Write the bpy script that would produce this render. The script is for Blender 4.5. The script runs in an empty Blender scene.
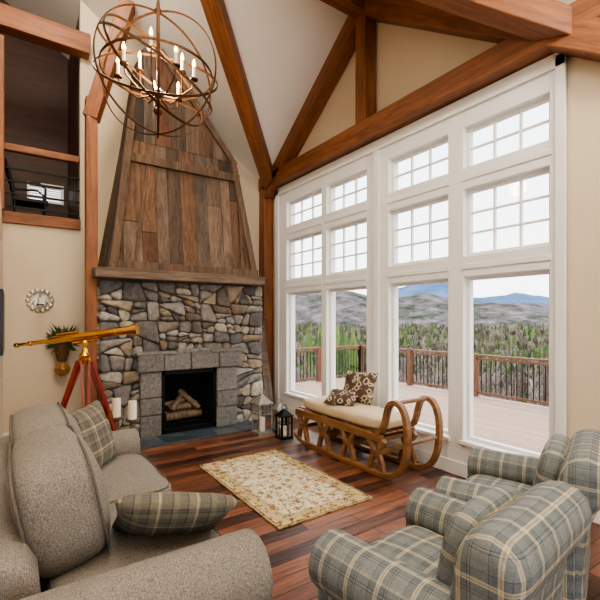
import bpy, bmesh, math, random
from mathutils import Vector, Matrix, Euler, noise
R=random.Random(7)
def C(r,g,b,a=1):
    f=lambda c:(c/255/12.92) if c/255<=.04045 else ((c/255+.055)/1.055)**2.4
    return (f(r),f(g),f(b),a)
SC=bpy.context.scene
try: SC.view_settings.look='AgX - Medium High Contrast'
except Exception as e: print(e)
# ------------------------------------------------------------ materials
def newmat(name):
    m=bpy.data.materials.new(name); m.use_nodes=True
    nt=m.node_tree; b=nt.nodes['Principled BSDF']; return m,nt,b
def N(nt,t,**k):
    n=nt.nodes.new(t)
    for a,v in k.items(): setattr(n,a,v)
    return n
def L(nt,a,b): nt.links.new(a,b)
def coords(nt,scale=(1,1,1),kind='Object'):
    tc=N(nt,'ShaderNodeTexCoord'); mp=N(nt,'ShaderNodeMapping'); mp.inputs['Scale'].default_value=scale
    L(nt,tc.outputs[kind],mp.inputs[0]); return mp.outputs[0]
def noise_n(nt,vec,scale,detail=4,rough=.6,dist=0):
    n=N(nt,'ShaderNodeTexNoise'); n.inputs['Scale'].default_value=scale; n.inputs['Detail'].default_value=detail
    n.inputs['Roughness'].default_value=rough; n.inputs['Distortion'].default_value=dist
    L(nt,vec,n.inputs['Vector']); return n
def ramp(nt,fac,stops,interp='LINEAR'):
    r=N(nt,'ShaderNodeValToRGB'); cr=r.color_ramp; cr.interpolation=interp
    while len(cr.elements)<len(stops): cr.elements.new(.5)
    for e,(p,c) in zip(cr.elements,stops): e.position=p; e.color=c
    L(nt,fac,r.inputs[0]); return r.outputs[0]
def bump(nt,b,h,strength=.3,dist=.01):
    n=N(nt,'ShaderNodeBump'); n.inputs['Strength'].default_value=strength; n.inputs['Distance'].default_value=dist
    L(nt,h,n.inputs['Height']); L(nt,n.outputs[0],b.inputs['Normal'])
def mix(nt,fac,a,b_,mode='MIX'):
    m=N(nt,'ShaderNodeMix',data_type='RGBA',blend_type=mode)
    for i,s in ((0,fac),(6,a),(7,b_)):
        if hasattr(s,'is_linked'): L(nt,s,m.inputs[i])
        else: m.inputs[i].default_value=s
    return m.outputs[2]
def simple(name,c,rough=.6,metal=0,var=.12,scale=6,bmp=.05,emit=None,es=0):
    m,nt,b=newmat(name); v=coords(nt); n=noise_n(nt,v,scale)
    lo=tuple(x*(1-var) for x in c[:3])+(1,); hi=tuple(min(1,x*(1+var)) for x in c[:3])+(1,)
    L(nt,ramp(nt,n.outputs[0],[(.3,lo),(.7,hi)]),b.inputs['Base Color'])
    b.inputs['Roughness'].default_value=rough; b.inputs['Metallic'].default_value=metal
    if bmp: bump(nt,b,n.outputs[0],bmp)
    if emit: b.inputs['Emission Color'].default_value=emit; b.inputs['Emission Strength'].default_value=es
    return m
def wood(name,dark,light,sc=(.8,9,9),rough=.45,bmp=.25,usecol=False,scale=1.6):
    m,nt,b=newmat(name); v=coords(nt,sc)
    n=noise_n(nt,v,scale,6,.65,.6); n2=noise_n(nt,v,scale*5,3,.6)
    c=ramp(nt,n.outputs[0],[(.28,dark),(.5,tuple((a+b2)/2 for a,b2 in zip(dark,light))),(.72,light)])
    c=mix(nt,.25,c,ramp(nt,n2.outputs[0],[(.35,dark),(.65,light)]))
    if usecol:
        at=N(nt,'ShaderNodeAttribute',attribute_name='Col'); c=mix(nt,1,at.outputs['Color'],c,'MULTIPLY')
    L(nt,c,b.inputs['Base Color']); b.inputs['Roughness'].default_value=rough; bump(nt,b,n2.outputs[0],bmp)
    return m
def colattr(name,rough=.8,scale=14,lo=.55,hi=1.25,bmp=.5,sc=(1,1,1),dist=.015):
    m,nt,b=newmat(name); v=coords(nt,sc); n=noise_n(nt,v,scale,6,.65,.3)
    at=N(nt,'ShaderNodeAttribute',attribute_name='Col')
    c=mix(nt,1,at.outputs['Color'],ramp(nt,n.outputs[0],[(.3,(lo,lo,lo,1)),(.7,(hi,hi,hi,1))]),'MULTIPLY')
    L(nt,c,b.inputs['Base Color']); b.inputs['Roughness'].default_value=rough
    if bmp: bump(nt,b,n.outputs[0],bmp,dist)
    return m
def plaid(name,stops,period,rough=.9,weave=True):
    m,nt,b=newmat(name); tc=N(nt,'ShaderNodeTexCoord')
    sp=N(nt,'ShaderNodeSeparateXYZ'); L(nt,tc.outputs['Object'],sp.inputs[0])
    sn=N(nt,'ShaderNodeSeparateXYZ'); L(nt,tc.outputs['Normal'],sn.inputs[0])
    acc=None; wacc=None
    for i in range(3):
        d=N(nt,'ShaderNodeMath',operation='DIVIDE'); L(nt,sp.outputs[i],d.inputs[0]); d.inputs[1].default_value=period
        f=N(nt,'ShaderNodeMath',operation='FRACT'); L(nt,d.outputs[0],f.inputs[0])
        c=ramp(nt,f.outputs[0],stops,'CONSTANT')
        a=N(nt,'ShaderNodeMath',operation='ABSOLUTE'); L(nt,sn.outputs[i],a.inputs[0])
        w=N(nt,'ShaderNodeMapRange'); L(nt,a.outputs[0],w.inputs[0])
        w.inputs[1].default_value=.6; w.inputs[2].default_value=.8; w.inputs[3].default_value=1; w.inputs[4].default_value=0.001
        s=N(nt,'ShaderNodeVectorMath',operation='SCALE'); L(nt,c,s.inputs[0]); L(nt,w.outputs[0],s.inputs['Scale'])
        if acc is None: acc=s.outputs[0]; wacc=w.outputs[0]
        else:
            ad=N(nt,'ShaderNodeVectorMath',operation='ADD'); L(nt,acc,ad.inputs[0]); L(nt,s.outputs[0],ad.inputs[1]); acc=ad.outputs[0]
            wa=N(nt,'ShaderNodeMath',operation='ADD'); L(nt,wacc,wa.inputs[0]); L(nt,w.outputs[0],wa.inputs[1]); wacc=wa.outputs[0]
    inv=N(nt,'ShaderNodeMath',operation='DIVIDE'); inv.inputs[0].default_value=1; L(nt,wacc,inv.inputs[1])
    s=N(nt,'ShaderNodeVectorMath',operation='SCALE'); L(nt,acc,s.inputs[0]); L(nt,inv.outputs[0],s.inputs['Scale'])
    n=noise_n(nt,tc.outputs['Object'],90,2)
    c=mix(nt,.35,s.outputs[0],ramp(nt,n.outputs[0],[(.3,(.35,.35,.35,1)),(.7,(1,1,1,1))]),'MULTIPLY')
    L(nt,c,b.inputs['Base Color']); b.inputs['Roughness'].default_value=rough; bump(nt,b,n.outputs[0],.25)
    return m

M_wall=simple('wall_paint_tan',C(212,196,170),.8,var=.03,scale=2,bmp=.02)
M_ceil=simple('ceiling_paint_cream',C(234,229,221),.85,var=.02,scale=2,bmp=.02)
M_white=simple('white_trim_paint',C(232,231,228),.45,var=.02,bmp=.01)
M_tim=wood('timber_beam_wood',C(78,42,22),C(160,100,56),(.7,7,7),.55,.35)
M_dark=wood('dark_loft_wood',C(40,24,16),C(80,48,30),(.7,7,7),.6,.3)
M_barn=wood('barn_board_wood',(.2,.19,.18,1),(1.25,1.2,1.15,1),(9,9,.8),.9,.7,True)
M_mantel=wood('weathered_mantel_wood',C(62,50,42),C(134,114,96),(.8,9,9),.8,.6)
M_stone=colattr('field_stone',.88,13,.5,1.35,.9)
M_mortar=simple('mortar',C(84,78,71),.95,bmp=.4,scale=30)
M_gran=colattr('granite_block',.85,26,.5,1.35,.9)
M_slate=colattr('slate_tile',.35,8,.7,1.25,.2)
M_black=simple('black_iron',C(22,21,21),.45,.6)
M_bronze=simple('bronze_iron',C(92,62,40),.45,.8,.3)
M_soot=simple('firebox_soot',C(22,19,17),.95,bmp=.4,scale=20)
M_log=wood('log_bark',C(60,48,38),C(150,128,104),(9,9,1),.9,.6)
M_brass=simple('polished_brass',C(226,174,84),.2,1,.05)
M_mahog=wood('mahogany_wood',C(96,22,14),C(158,50,30),(6,6,1),.35,.1)
M_oak=wood('honey_oak_wood',C(88,58,34),C(162,118,74),(7,1,7),.5,.25)
M_candle=simple('candle_wax',C(240,232,212),.5,var=.02)
M_bulb=simple('bulb_glow',C(255,210,140),.4,emit=C(255,190,100),es=16,bmp=0)
M_green=simple('green_foliage',C(52,66,40),.8,var=.4,scale=20)
M_amber=simple('amber_glass',C(140,96,44),.25,var=.2)
M_wicker=simple('wicker',C(96,66,38),.8,var=.4,scale=60,bmp=.6)
M_cream=simple('cream_cushion_fabric',C(200,180,148),.9,var=.08,scale=40,bmp=.2)
M_silver=simple('pewter_plate',C(205,198,184),.3,.7,.25,30)
M_screen=simple('tv_screen',C(12,12,14),.3)
M_lantern=simple('weathered_zinc',C(138,136,128),.6,.2,.3,30,.3)
M_deck=colattr('deck_board',.8,5,.8,1.15,.2,(8,.5,8))
M_rail=wood('rail_wood',C(74,46,30),C(130,84,54),(3,3,3),.6,.2)
def tweed():
    m,nt,b=newmat('tweed_upholstery'); v=coords(nt); n=noise_n(nt,v,150,2,.7); n2=noise_n(nt,v,6,3)
    w=N(nt,'ShaderNodeTexWave'); w.inputs['Scale'].default_value=60; w.inputs['Distortion'].default_value=3; L(nt,v,w.inputs[0])
    c=ramp(nt,n.outputs[0],[(.3,C(76,71,65)),(.7,C(156,148,136))])
    c=mix(nt,.25,c,ramp(nt,w.outputs['Fac'],[(.2,C(78,73,68)),(.8,C(156,148,137))]))
    c=mix(nt,.4,c,ramp(nt,n2.outputs[0],[(.3,(.75,.75,.75,1)),(.7,(1,1,1,1))]),'MULTIPLY')
    L(nt,c,b.inputs['Base Color']); b.inputs['Roughness'].default_value=.95; bump(nt,b,n.outputs[0],.4,.004); return m
M_tweed=tweed()
M_pipe=simple('tweed_piping',C(96,90,82),.95,var=.2,scale=80)
BL=C(122,127,124); BL2=C(100,108,110); CR=C(204,192,160); DK=C(50,54,60); TN=C(164,148,114)
M_plaid=plaid('plaid_upholstery',[(0,BL),(.20,DK),(.225,BL),(.27,DK),(.295,BL2),(.45,CR),(.50,TN),(.53,CR),(.58,BL2),(.78,DK),(.80,BL)],.135)
PB=C(126,118,98);PB2=C(98,94,84)
M_plaid2=plaid('plaid_pillow_fabric',[(0,PB2),(.2,DK),(.25,PB),(.45,CR),(.49,TN),(.53,PB2),(.8,DK),(.84,PB)],.16)
def glass():
    m,nt,b=newmat('window_glass'); nt.nodes.remove(b)
    t=N(nt,'ShaderNodeBsdfTransparent'); g=N(nt,'ShaderNodeBsdfGlossy'); g.inputs['Roughness'].default_value=.02
    mx=N(nt,'ShaderNodeMixShader'); mx.inputs[0].default_value=.02
    L(nt,t.outputs[0],mx.inputs[1]); L(nt,g.outputs[0],mx.inputs[2]); L(nt,mx.outputs[0],nt.nodes['Material Output'].inputs[0]); return m
M_glass=glass()
def floor_mat():
    m,nt,b=newmat('cherry_plank_floor'); v=coords(nt)
    br=N(nt,'ShaderNodeTexBrick'); L(nt,v,br.inputs[0]); br.offset=.37; br.squash=1
    br.inputs['Scale'].default_value=1; br.inputs['Brick Width'].default_value=1.1; br.inputs['Row Height'].default_value=.125
    br.inputs['Mortar Size'].default_value=.004; br.inputs['Color1'].default_value=C(62,38,28); br.inputs['Color2'].default_value=C(150,98,70)
    br.inputs['Mortar'].default_value=C(22,14,10); br.inputs['Bias'].default_value=-.1
    mp=N(nt,'ShaderNodeMapping'); mp.inputs['Scale'].default_value=(1.4,10,1); L(nt,v,mp.inputs[0])
    n=noise_n(nt,mp.outputs[0],2,6,.65,.8)
    c=mix(nt,1,br.outputs[0],ramp(nt,n.outputs[0],[(.3,(.38,.36,.35,1)),(.7,(1.35,1.32,1.28,1))]),'MULTIPLY')
    L(nt,c,b.inputs['Base Color']); b.inputs['Roughness'].default_value=.36
    n1=N(nt,'ShaderNodeBump'); n1.inputs['Strength'].default_value=.6; n1.inputs['Distance'].default_value=.012; L(nt,n.outputs[0],n1.inputs['Height'])
    n2=N(nt,'ShaderNodeBump'); n2.inputs['Strength'].default_value=-.5; n2.inputs['Distance'].default_value=.005; L(nt,br.outputs['Fac'],n2.inputs['Height']); L(nt,n1.outputs[0],n2.inputs['Normal'])
    L(nt,n2.outputs[0],b.inputs['Normal']); return m
M_floor=floor_mat()
# ------------------------------------------------------------ mesh builder
def frame(d,up=Vector((0,0,1))):
    d=Vector(d).normalized()
    if abs(d.dot(up))>.98: up=Vector((0,1,0))
    s=d.cross(up).normalized(); u=s.cross(d).normalized(); return d,s,u
class MB:
    def __init__(s): s.v=[]; s.f=[]; s.m=[]; s.c=[]
    def add(s,v,f,mi=0,col=(1,1,1,1)):
        o=len(s.v); s.v+= [tuple(x) for x in v]
        for q in f: s.f.append(tuple(i+o for i in q)); s.m.append(mi); s.c.append(col)
    def box(s,lo,hi,mi=0,col=(1,1,1,1),rot=None,piv=None):
        v=[Vector((x,y,z)) for z in (lo[2],hi[2]) for y in (lo[1],hi[1]) for x in (lo[0],hi[0])]
        if rot is not None:
            p=Vector(piv) if piv else (Vector(lo)+Vector(hi))/2
            v=[p+rot@(q-p) for q in v]
        s.add(v,[(0,2,3,1),(4,5,7,6),(0,1,5,4),(2,6,7,3),(0,4,6,2),(1,3,7,5)],mi,col)
    def cyl(s,p1,p2,r1,r2=None,n=12,mi=0,col=(1,1,1,1),cap=True):
        r2=r1 if r2 is None else r2; p1=Vector(p1);p2=Vector(p2); d,a,b=frame(p2-p1)
        v=[]
        for p,r in((p1,r1),(p2,r2)):
            for i in range(n):
                t=2*math.pi*i/n; v.append(p+a*math.cos(t)*r+b*math.sin(t)*r)
        f=[(i,(i+1)%n,n+(i+1)%n,n+i) for i in range(n)]
        if cap: f+=[tuple(range(n))[::-1],tuple(range(n,2*n))]
        s.add(v,f,mi,col)
    def lathe(s,p,ax,prof,n=20,mi=0,col=(1,1,1,1)):
        p=Vector(p); d,a,b=frame(ax); v=[]
        for (h,r) in prof:
            for i in range(n):
                t=2*math.pi*i/n; v.append(p+d*h+a*math.cos(t)*r+b*math.sin(t)*r)
        f=[]
        for k in range(len(prof)-1):
            for i in range(n):
                j=(i+1)%n; f.append((k*n+i,k*n+j,(k+1)*n+j,(k+1)*n+i))
        f+=[tuple(range(n))[::-1],tuple(range((len(prof)-1)*n,len(prof)*n))]
        s.add(v,f,mi,col)
    def tube(s,pts,r,n=8,mi=0,closed=False,col=(1,1,1,1)):
        pts=[Vector(p) for p in pts]; m=len(pts); v=[]
        prev=None
        for k,p in enumerate(pts):
            if closed: t=pts[(k+1)%m]-pts[k-1]
            else: t=pts[min(k+1,m-1)]-pts[max(k-1,0)]
            t.normalize()
            if prev is None: _,a,b=frame(t)
            else:
                a=(prev-t*prev.dot(t)).normalized(); b=a.cross(t)*-1
            prev=a; b=t.cross(a)
            rr=r[k] if isinstance(r,(list,tuple)) else r
            for i in range(n):
                q=2*math.pi*i/n; v.append(p+a*math.cos(q)*rr+b*math.sin(q)*rr)
        f=[]
        for k in range(m if closed else m-1):
            k2=(k+1)%m
            for i in range(n):
                j=(i+1)%n; f.append((k*n+i,k*n+j,k2*n+j,k2*n+i))
        if not closed: f+=[tuple(range(n))[::-1],tuple(range((m-1)*n,m*n))]
        s.add(v,f,mi,col)
    def sweep(s,pts,side,w,h,mi=0,closed=False):
        pts=[Vector(p) for p in pts]; side=Vector(side).normalized(); m=len(pts); v=[]
        for k,p in enumerate(pts):
            t=(pts[(k+1)%m]-pts[k-1]) if closed else (pts[min(k+1,m-1)]-pts[max(k-1,0)])
            nn=t.normalized().cross(side).normalized()
            for a,b in((-1,-1),(1,-1),(1,1),(-1,1)): v.append(p+side*a*w/2+nn*b*h/2)
        f=[]
        for k in range(m if closed else m-1):
            k2=(k+1)%m
            for i in range(4):
                j=(i+1)%4; f.append((k*4+i,k*4+j,k2*4+j,k2*4+i))
        if not closed: f+=[(3,2,1,0),tuple(range((m-1)*4,m*4))]
        s.add(v,f,mi)
    def prism(s,poly,ext,mi=0,col=(1,1,1,1)):
        poly=[Vector(p) for p in poly]; n=len(poly); e=Vector(ext)
        s.add(poly+[p+e for p in poly],[tuple(range(n))[::-1],tuple(range(n,2*n))]+[(i,(i+1)%n,n+(i+1)%n,n+i) for i in range(n)],mi,col)
    def sphere(s,c,r,mi=0,n=12,sc=(1,1,1),col=(1,1,1,1)):
        c=Vector(c); v=[];m=n//2+1
        for k in range(m+1):
            a=math.pi*k/m
            for i in range(n):
                t=2*math.pi*i/n; v.append(c+Vector((math.sin(a)*math.cos(t)*r*sc[0],math.sin(a)*math.sin(t)*r*sc[1],math.cos(a)*r*sc[2])))
        f=[]
        for k in range(m):
            for i in range(n):
                j=(i+1)%n; f.append((k*n+i,(k+1)*n+i,(k+1)*n+j,k*n+j))
        s.add(v,f,mi,col)
    def build(s,name,mats,smooth=True,bevel=0,origin=None,parent=None,seg=2,subsurf=0,merge=False,ang=35):
        me=bpy.data.meshes.new(name)
        if origin is None:
            xs=[p[0] for p in s.v];ys=[p[1] for p in s.v];zs=[p[2] for p in s.v]
            origin=((min(xs)+max(xs))/2,(min(ys)+max(ys))/2,min(zs))
        o=origin
        me.from_pydata([(p[0]-o[0],p[1]-o[1],p[2]-o[2]) for p in s.v],[],s.f)
        for m in mats: me.materials.append(m)
        me.polygons.foreach_set('material_index',s.m)
        ca=me.color_attributes.new('Col','FLOAT_COLOR','CORNER')
        buf=[]
        for p in me.polygons: buf+=list(s.c[p.index])*p.loop_total
        ca.data.foreach_set('color',buf)
        bm=bmesh.new(); bm.from_mesh(me)
        if merge: bmesh.ops.remove_doubles(bm,verts=bm.verts,dist=1e-5)
        bmesh.ops.recalc_face_normals(bm,faces=bm.faces); bm.to_mesh(me); bm.free()
        if smooth:
            me.polygons.foreach_set('use_smooth',[True]*len(me.polygons)); me.set_sharp_from_angle(angle=math.radians(ang))
        ob=bpy.data.objects.new(name,me); SC.collection.objects.link(ob); ob.location=o
        if bevel:
            b=ob.modifiers.new('bevel','BEVEL'); b.width=bevel; b.segments=seg; b.limit_method='ANGLE'; b.angle_limit=math.radians(40)
        if subsurf:
            b=ob.modifiers.new('sub','SUBSURF'); b.levels=b.render_levels=subsurf
        if parent: ob.parent=parent
        return ob
def empty(name,loc=(0,0,0),rz=0):
    e=bpy.data.objects.new(name,None); SC.collection.objects.link(e); e.location=loc; e.rotation_euler=(0,0,rz); e.empty_display_size=.1; return e
def beam(name,p1,p2,w,h,mat,parent,up=(0,0,1),bev=.012):
    p1=Vector(p1);p2=Vector(p2); d,sd,u=frame(p2-p1,Vector(up)); Ln=(p2-p1).length
    b=MB(); b.box((-Ln/2,-w/2,-h/2),(Ln/2,w/2,h/2)); o=b.build(name,[mat],origin=(0,0,0),bevel=bev,smooth=False)
    M=Matrix((d,-sd,u)).transposed().to_4x4(); M.translation=(p1+p2)/2; o.matrix_world=M
    if parent: o.parent=parent
    return o
def rbox(name,size,loc,rot,mat,parent,k=6,n=10,puff=0,pillow=False,pipe=None,sag=0):
    bm=bmesh.new(); bmesh.ops.create_cube(bm,size=2); bmesh.ops.subdivide_edges(bm,edges=bm.edges[:],cuts=n,use_grid_fill=True)
    sx,sy,sz=[q/2 for q in size]
    for v in bm.verts:
        x,y,z=v.co
        if pillow:
            e=max(abs(x),abs(y)); cr=abs(x*y)
            th=(1-e**2.6)**.6*(1-.25*cr) if e<1 else 0
            pin=1-.07*(1-cr)*e
            wr=.03*noise.noise(Vector((x*3,y*3,z+loc[0]*7)))
            v.co=Vector((x*sx*pin,y*sy*pin,z*sz*(th+.03)+wr*sz*2*(1-e)))
        else:
            r=(abs(x)**k+abs(y)**k+abs(z)**k)**(1/k)
            q=Vector((x,y,z))/r
            px,py,pz=q.x*sx,q.y*sy,q.z*sz
            if puff:
                pz+=math.copysign(puff*(1-q.x**2)*(1-q.y**2),q.z) if abs(q.z)>.3 else 0
                px+=.5*puff*q.x*(1-q.y**2)*(1-q.z**2); py+=.5*puff*q.y*(1-q.x**2)*(1-q.z**2)
                nn=noise.noise(Vector((px*5+loc[1]*3,py*5,pz*5)))*.35*puff; pz+=nn; px+=nn
            if sag: px+=sag*(1-q.y**2)*(1-abs(q.z)**2)*(1 if q.x>0 else .3)
            v.co=(px,py,pz)
    if pillow: bmesh.ops.remove_doubles(bm,verts=bm.verts,dist=1e-4)
    me=bpy.data.meshes.new(name); bm.to_mesh(me); bm.free(); me.materials.append(mat)
    me.polygons.foreach_set('use_smooth',[True]*len(me.polygons))
    o=bpy.data.objects.new(name,me); SC.collection.objects.link(o); o.location=loc; o.rotation_euler=rot
    if parent: o.parent=parent
    if pipe:
        ax,m2=pipe
        for sg in(1,-1):
            b=MB(); pts=[]
            for i in range(48):
                t=2*math.pi*i/48; c,s_=math.cos(t),math.sin(t); rr=1/(abs(c)**k+abs(s_)**k)**(1/k); a1,a2=c*rr*.965,s_*rr*.965
                f=sg*.86
                pts.append((f*sx,a1*sy*1.02,a2*sz*1.02) if ax=='X' else (a1*sx*1.02,a2*sy*1.02,f*sz))
            b.tube(pts,.006,6,closed=True); q=b.build(name+'_piping',[m2],origin=(0,0,0)); q.parent=o
    return o
def clip(poly,nx,ny,d):
    out=[]
    for i in range(len(poly)):
        a=poly[i];b=poly[(i+1)%len(poly)]
        da=a[0]*nx+a[1]*ny-d; db=b[0]*nx+b[1]*ny-d
        if da<=0: out.append(a)
        if (da<0<db) or (db<0<da):
            t=da/(da-db); out.append((a[0]+(b[0]-a[0])*t,a[1]+(b[1]-a[1])*t))
    return out
def area(p): return abs(sum(p[i][0]*p[(i+1)%len(p)][1]-p[(i+1)%len(p)][0]*p[i][1] for i in range(len(p))))/2
def chaikin(p,f=.2):
    o=[]
    for i in range(len(p)):
        a=p[i];b=p[(i+1)%len(p)]
        o.append((a[0]*(1-f)+b[0]*f,a[1]*(1-f)+b[1]*f)); o.append((a[0]*f+b[0]*(1-f),a[1]*f+b[1]*(1-f)))
    return o
SCOL=[C(146,136,122),C(124,120,115),C(166,156,138),C(106,102,99),C(152,138,118),C(136,129,122),C(178,169,153),C(122,112,102),C(156,150,143),C(138,121,102),C(160,155,148)]
def stones(mb,polys,fn,rnd=R,mi=0,depth=.055):
    cells=[]
    def split(p,lim):
        a=area(p)
        if a<lim or a<.007: cells.append(p); return
        xs=[q[0] for q in p];ys=[q[1] for q in p]; w=max(xs)-min(xs);h=max(ys)-min(ys)
        cx=min(xs)+w*rnd.uniform(.34,.66); cy=min(ys)+h*rnd.uniform(.34,.66)
        if w>h*rnd.uniform(1.1,1.6): t=rnd.gauss(0,.28)
        else: t=math.pi/2+rnd.gauss(0,.24)
        nx,ny=math.cos(t),math.sin(t); d=nx*cx+ny*cy
        for q in (clip(p,nx,ny,d),clip(p,-nx,-ny,-d)):
            if len(q)>=3: split(q,rnd.choice([.014,.024,.036,.05,.07]) if a<.2 else .05)
    for p in polys: split(p,.05)
    for poly in cells:
        if len(poly)<3 or area(poly)<.0006: continue
        cx=sum(p[0] for p in poly)/len(poly); cy=sum(p[1] for p in poly)/len(poly)
        o=[]
        for i in range(len(poly)):
            a=poly[i];b_=poly[(i+1)%len(poly)]; l=math.hypot(a[0]-b_[0],a[1]-b_[1])
            if l<.02: o.append(((a[0]+b_[0])/2,(a[1]+b_[1])/2)); continue
            f=min(.36,.032/l)
            for q in (f,.5,1-f) if f<.3 else (f,1-f):
                j=.006 if q==.5 else 0
                o.append((a[0]+(b_[0]-a[0])*q+rnd.uniform(-j,j),a[1]+(b_[1]-a[1])*q+rnd.uniform(-j,j)))
        poly=chaikin(o,.25)
        def ins(g,dr):
            r=[]
            for p in poly:
                l=math.hypot(p[0]-cx,p[1]-cy)+1e-6; k=max(.1,(l-g)/l); r.append((cx+(p[0]-cx)*k,cy+(p[1]-cy)*k,dr))
            return r
        D=depth*rnd.uniform(.6,1.4); tx=rnd.uniform(-.18,.18); ty=rnd.uniform(-.22,.22)
        rings=[ins(.001,-.02),ins(.003,D*.5),ins(.012,D*.84),ins(.028,D*1.0)]
        mid=ins(.07,D*1.08); n=len(poly); V=[]
        for k,rg in enumerate(rings+[mid]):
            for p in rg:
                dd=p[2]+((p[0]-cx)*tx+(p[1]-cy)*ty+rnd.uniform(-.004,.004) if k>=1 else 0); V.append(fn(p[0],p[1],dd))
        F=[(k*n+i,k*n+(i+1)%n,(k+1)*n+(i+1)%n,(k+1)*n+i) for k in range(4) for i in range(n)]+[tuple(range(4*n,5*n))]
        c=rnd.choice(SCOL); g=rnd.uniform(.62,1.15); mb.add(V,F,mi,(c[0]*g,c[1]*g,c[2]*g,1))
# ------------------------------------------------------------ room shell
XW=3.65; YB=6.3; EZ=3.75; SL=.71; GY=3.76; AZ=5.45
def roof(x): return EZ+SL*(XW-x)
b=MB(); b.box((-5.6,-3.1,-.12),(3.8,6.3,0)); b.build('floor',[M_floor],smooth=False,origin=(0,0,0))
b=MB()
RX=-1.0
P=[(XW+.0,-3.1),(XW,GY-2.39),(XW-2.39,GY),(XW,GY+2.39),(XW,8),(RX,8),(RX,-3.1)]
b.prism([(x,y,roof(x)) for x,y in P],(0,0,.12))
b.prism([(RX,-3.1,roof(RX)),(RX,8,roof(RX)),(-5.6,8,3.79),(-5.6,-3.1,3.79)],(0,0,.12))
for sg in(1,-1):
    b.prism([(XW+.1,GY+sg*2.39,EZ),(XW+.1,GY,AZ),(XW-2.39,GY,AZ),(XW,GY+sg*2.39,EZ)],(0,0,.1))
b.build('ceiling',[M_ceil],smooth=False,origin=(0,0,0))
YC0=1.58
b=MB()
b.box((XW,-3.1,0),(XW+.18,YC0,EZ)); b.box((XW,5.95,0),(XW+.18,8.0,EZ)); b.box((XW,YC0,3.62),(XW+.18,5.95,EZ))
b.prism([(XW,GY-2.39,EZ),(XW,GY+2.39,EZ),(XW,GY,AZ+.02)],(.18,0,0))
b.build('wall_right',[M_wall],smooth=False,origin=(XW,0,0))
b=MB()
b.prism([(.75,YB,0),(XW,YB,0),(XW,YB,EZ),(.75,YB,roof(.75))],(0,.15,0)); b.box((-5.6,YB,0),(.75,YB+.15,2.8))
b.build('wall_fireplace',[M_wall],smooth=False,origin=(0,YB,0))
b=MB(); b.box((-.26,4.5,0),(-.1,YB,2.8)); b.build('wall_partition',[M_wall],smooth=False)
b=MB(); b.box((-5.75,-3.1,0),(-5.6,8,3.9)); b.build('wall_left',[M_wall],smooth=False)
b=MB()
yb=-3.1
def bw(x0,x1,z0,z1): b.box((x0,yb-.15,z0),(x1,yb,z1))
bw(-5.6,-4.6,0,3.8); bw(-4.6,-1.8,0,.5); bw(-4.6,-1.8,2.9,3.8); bw(-1.8,-.6,0,3.8); bw(-.6,2.6,0,.5); bw(-.6,2.6,2.9,3.8); bw(2.6,3.65,0,3.8)  # openings added in this unseen wall to admit sky light
b.prism([(-5.6,yb,3.8),(3.65,yb,3.8),(RX,yb,roof(RX))],(0,-.15,0))
b.build('wall_back',[M_wall],smooth=False)
b=MB()
b.box((-5.6,YB+.15,2.62),(.85,8,2.8)); b.build('loft_floor',[M_dark],smooth=False)
b=MB(); b.box((-5.6,7.85,2.8),(.22,8,7.2));b.box((.66,7.85,2.8),(.9,8,7.2));b.box((.22,7.85,2.8),(.66,8,3.42));b.box((.22,7.85,3.66),(.66,8,7.2)); b.build('wall_loft',[M_dark],smooth=False)
b=MB(); b.box((.75,YB+.15,2.8),(.85,7.85,5.7)); b.build('wall_loft_side',[M_dark],smooth=False)
b=MB()
for i in range(7): b.box((.22,7.86,3.42+i*.034),(.66,7.9,3.436+i*.034))
b.box((.19,7.82,3.39),(.22,7.86,3.69));b.box((.66,7.82,3.39),(.69,7.86,3.69));b.box((.22,7.82,3.39),(.66,7.86,3.42));b.box((.22,7.82,3.66),(.66,7.86,3.69))
b.build('window_13',[M_white],smooth=False)
b=MB(); b.box((-.1,YB-.03,0),(.7,YB,.14)); b.build('baseboard_fireplace_wall',[M_white],smooth=False,bevel=.006)
b=MB(); b.box((XW-.02,-3,0),(XW,YC0-.05,.15)); b.build('baseboard_right',[M_white],smooth=False,bevel=.006)
b=MB(); b.box((-.1,YB-.04,2.72),(.75,YB+.0,2.86)); b.build('trim_1',[M_tim],smooth=False,bevel=.006)
COLS=[(4.75,5.67),(3.83,4.635),(2.65,3.46),(1.68,2.475)]; ROWS=[(.36,1.95),(2.15,2.80),(3.0,3.40)]
b=MB(); x0=XW-.03; x1=XW+.14
for a,c in[(YC0,1.68),(2.475,2.65),(3.46,3.83),(4.635,4.75),(5.67,5.95)]: b.box((x0,a,0),(x1,c,3.62))
for a,c in COLS:
    for z0,z1 in[(0,.36),(1.95,2.15),(2.8,3.0),(3.4,3.62)]: b.box((x0,a,z0),(x1,c,z1))
for y0,y1,z0,z1 in[(YC0-.03,YC0+.05,0,3.66),(5.89,6.0,0,3.66),(YC0-.03,6.0,3.56,3.68),(3.60,3.69,0,3.56)]:
    b.box((x0-.025,y0,z0),(x0+.0,y1,z1))
b.box((x0-.012,YC0-.03,0),(x0,6.0,.14))
for a,c in COLS:
    b.box((x0-.03,a-.03,.32),(x0,c+.03,.36))
    for z in(2.02,2.88): b.box((x0-.012,a-.02,z),(x0,c+.02,z+.05))
b.build('trim_2',[M_white],smooth=False,bevel=.006)
wi=1
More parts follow.
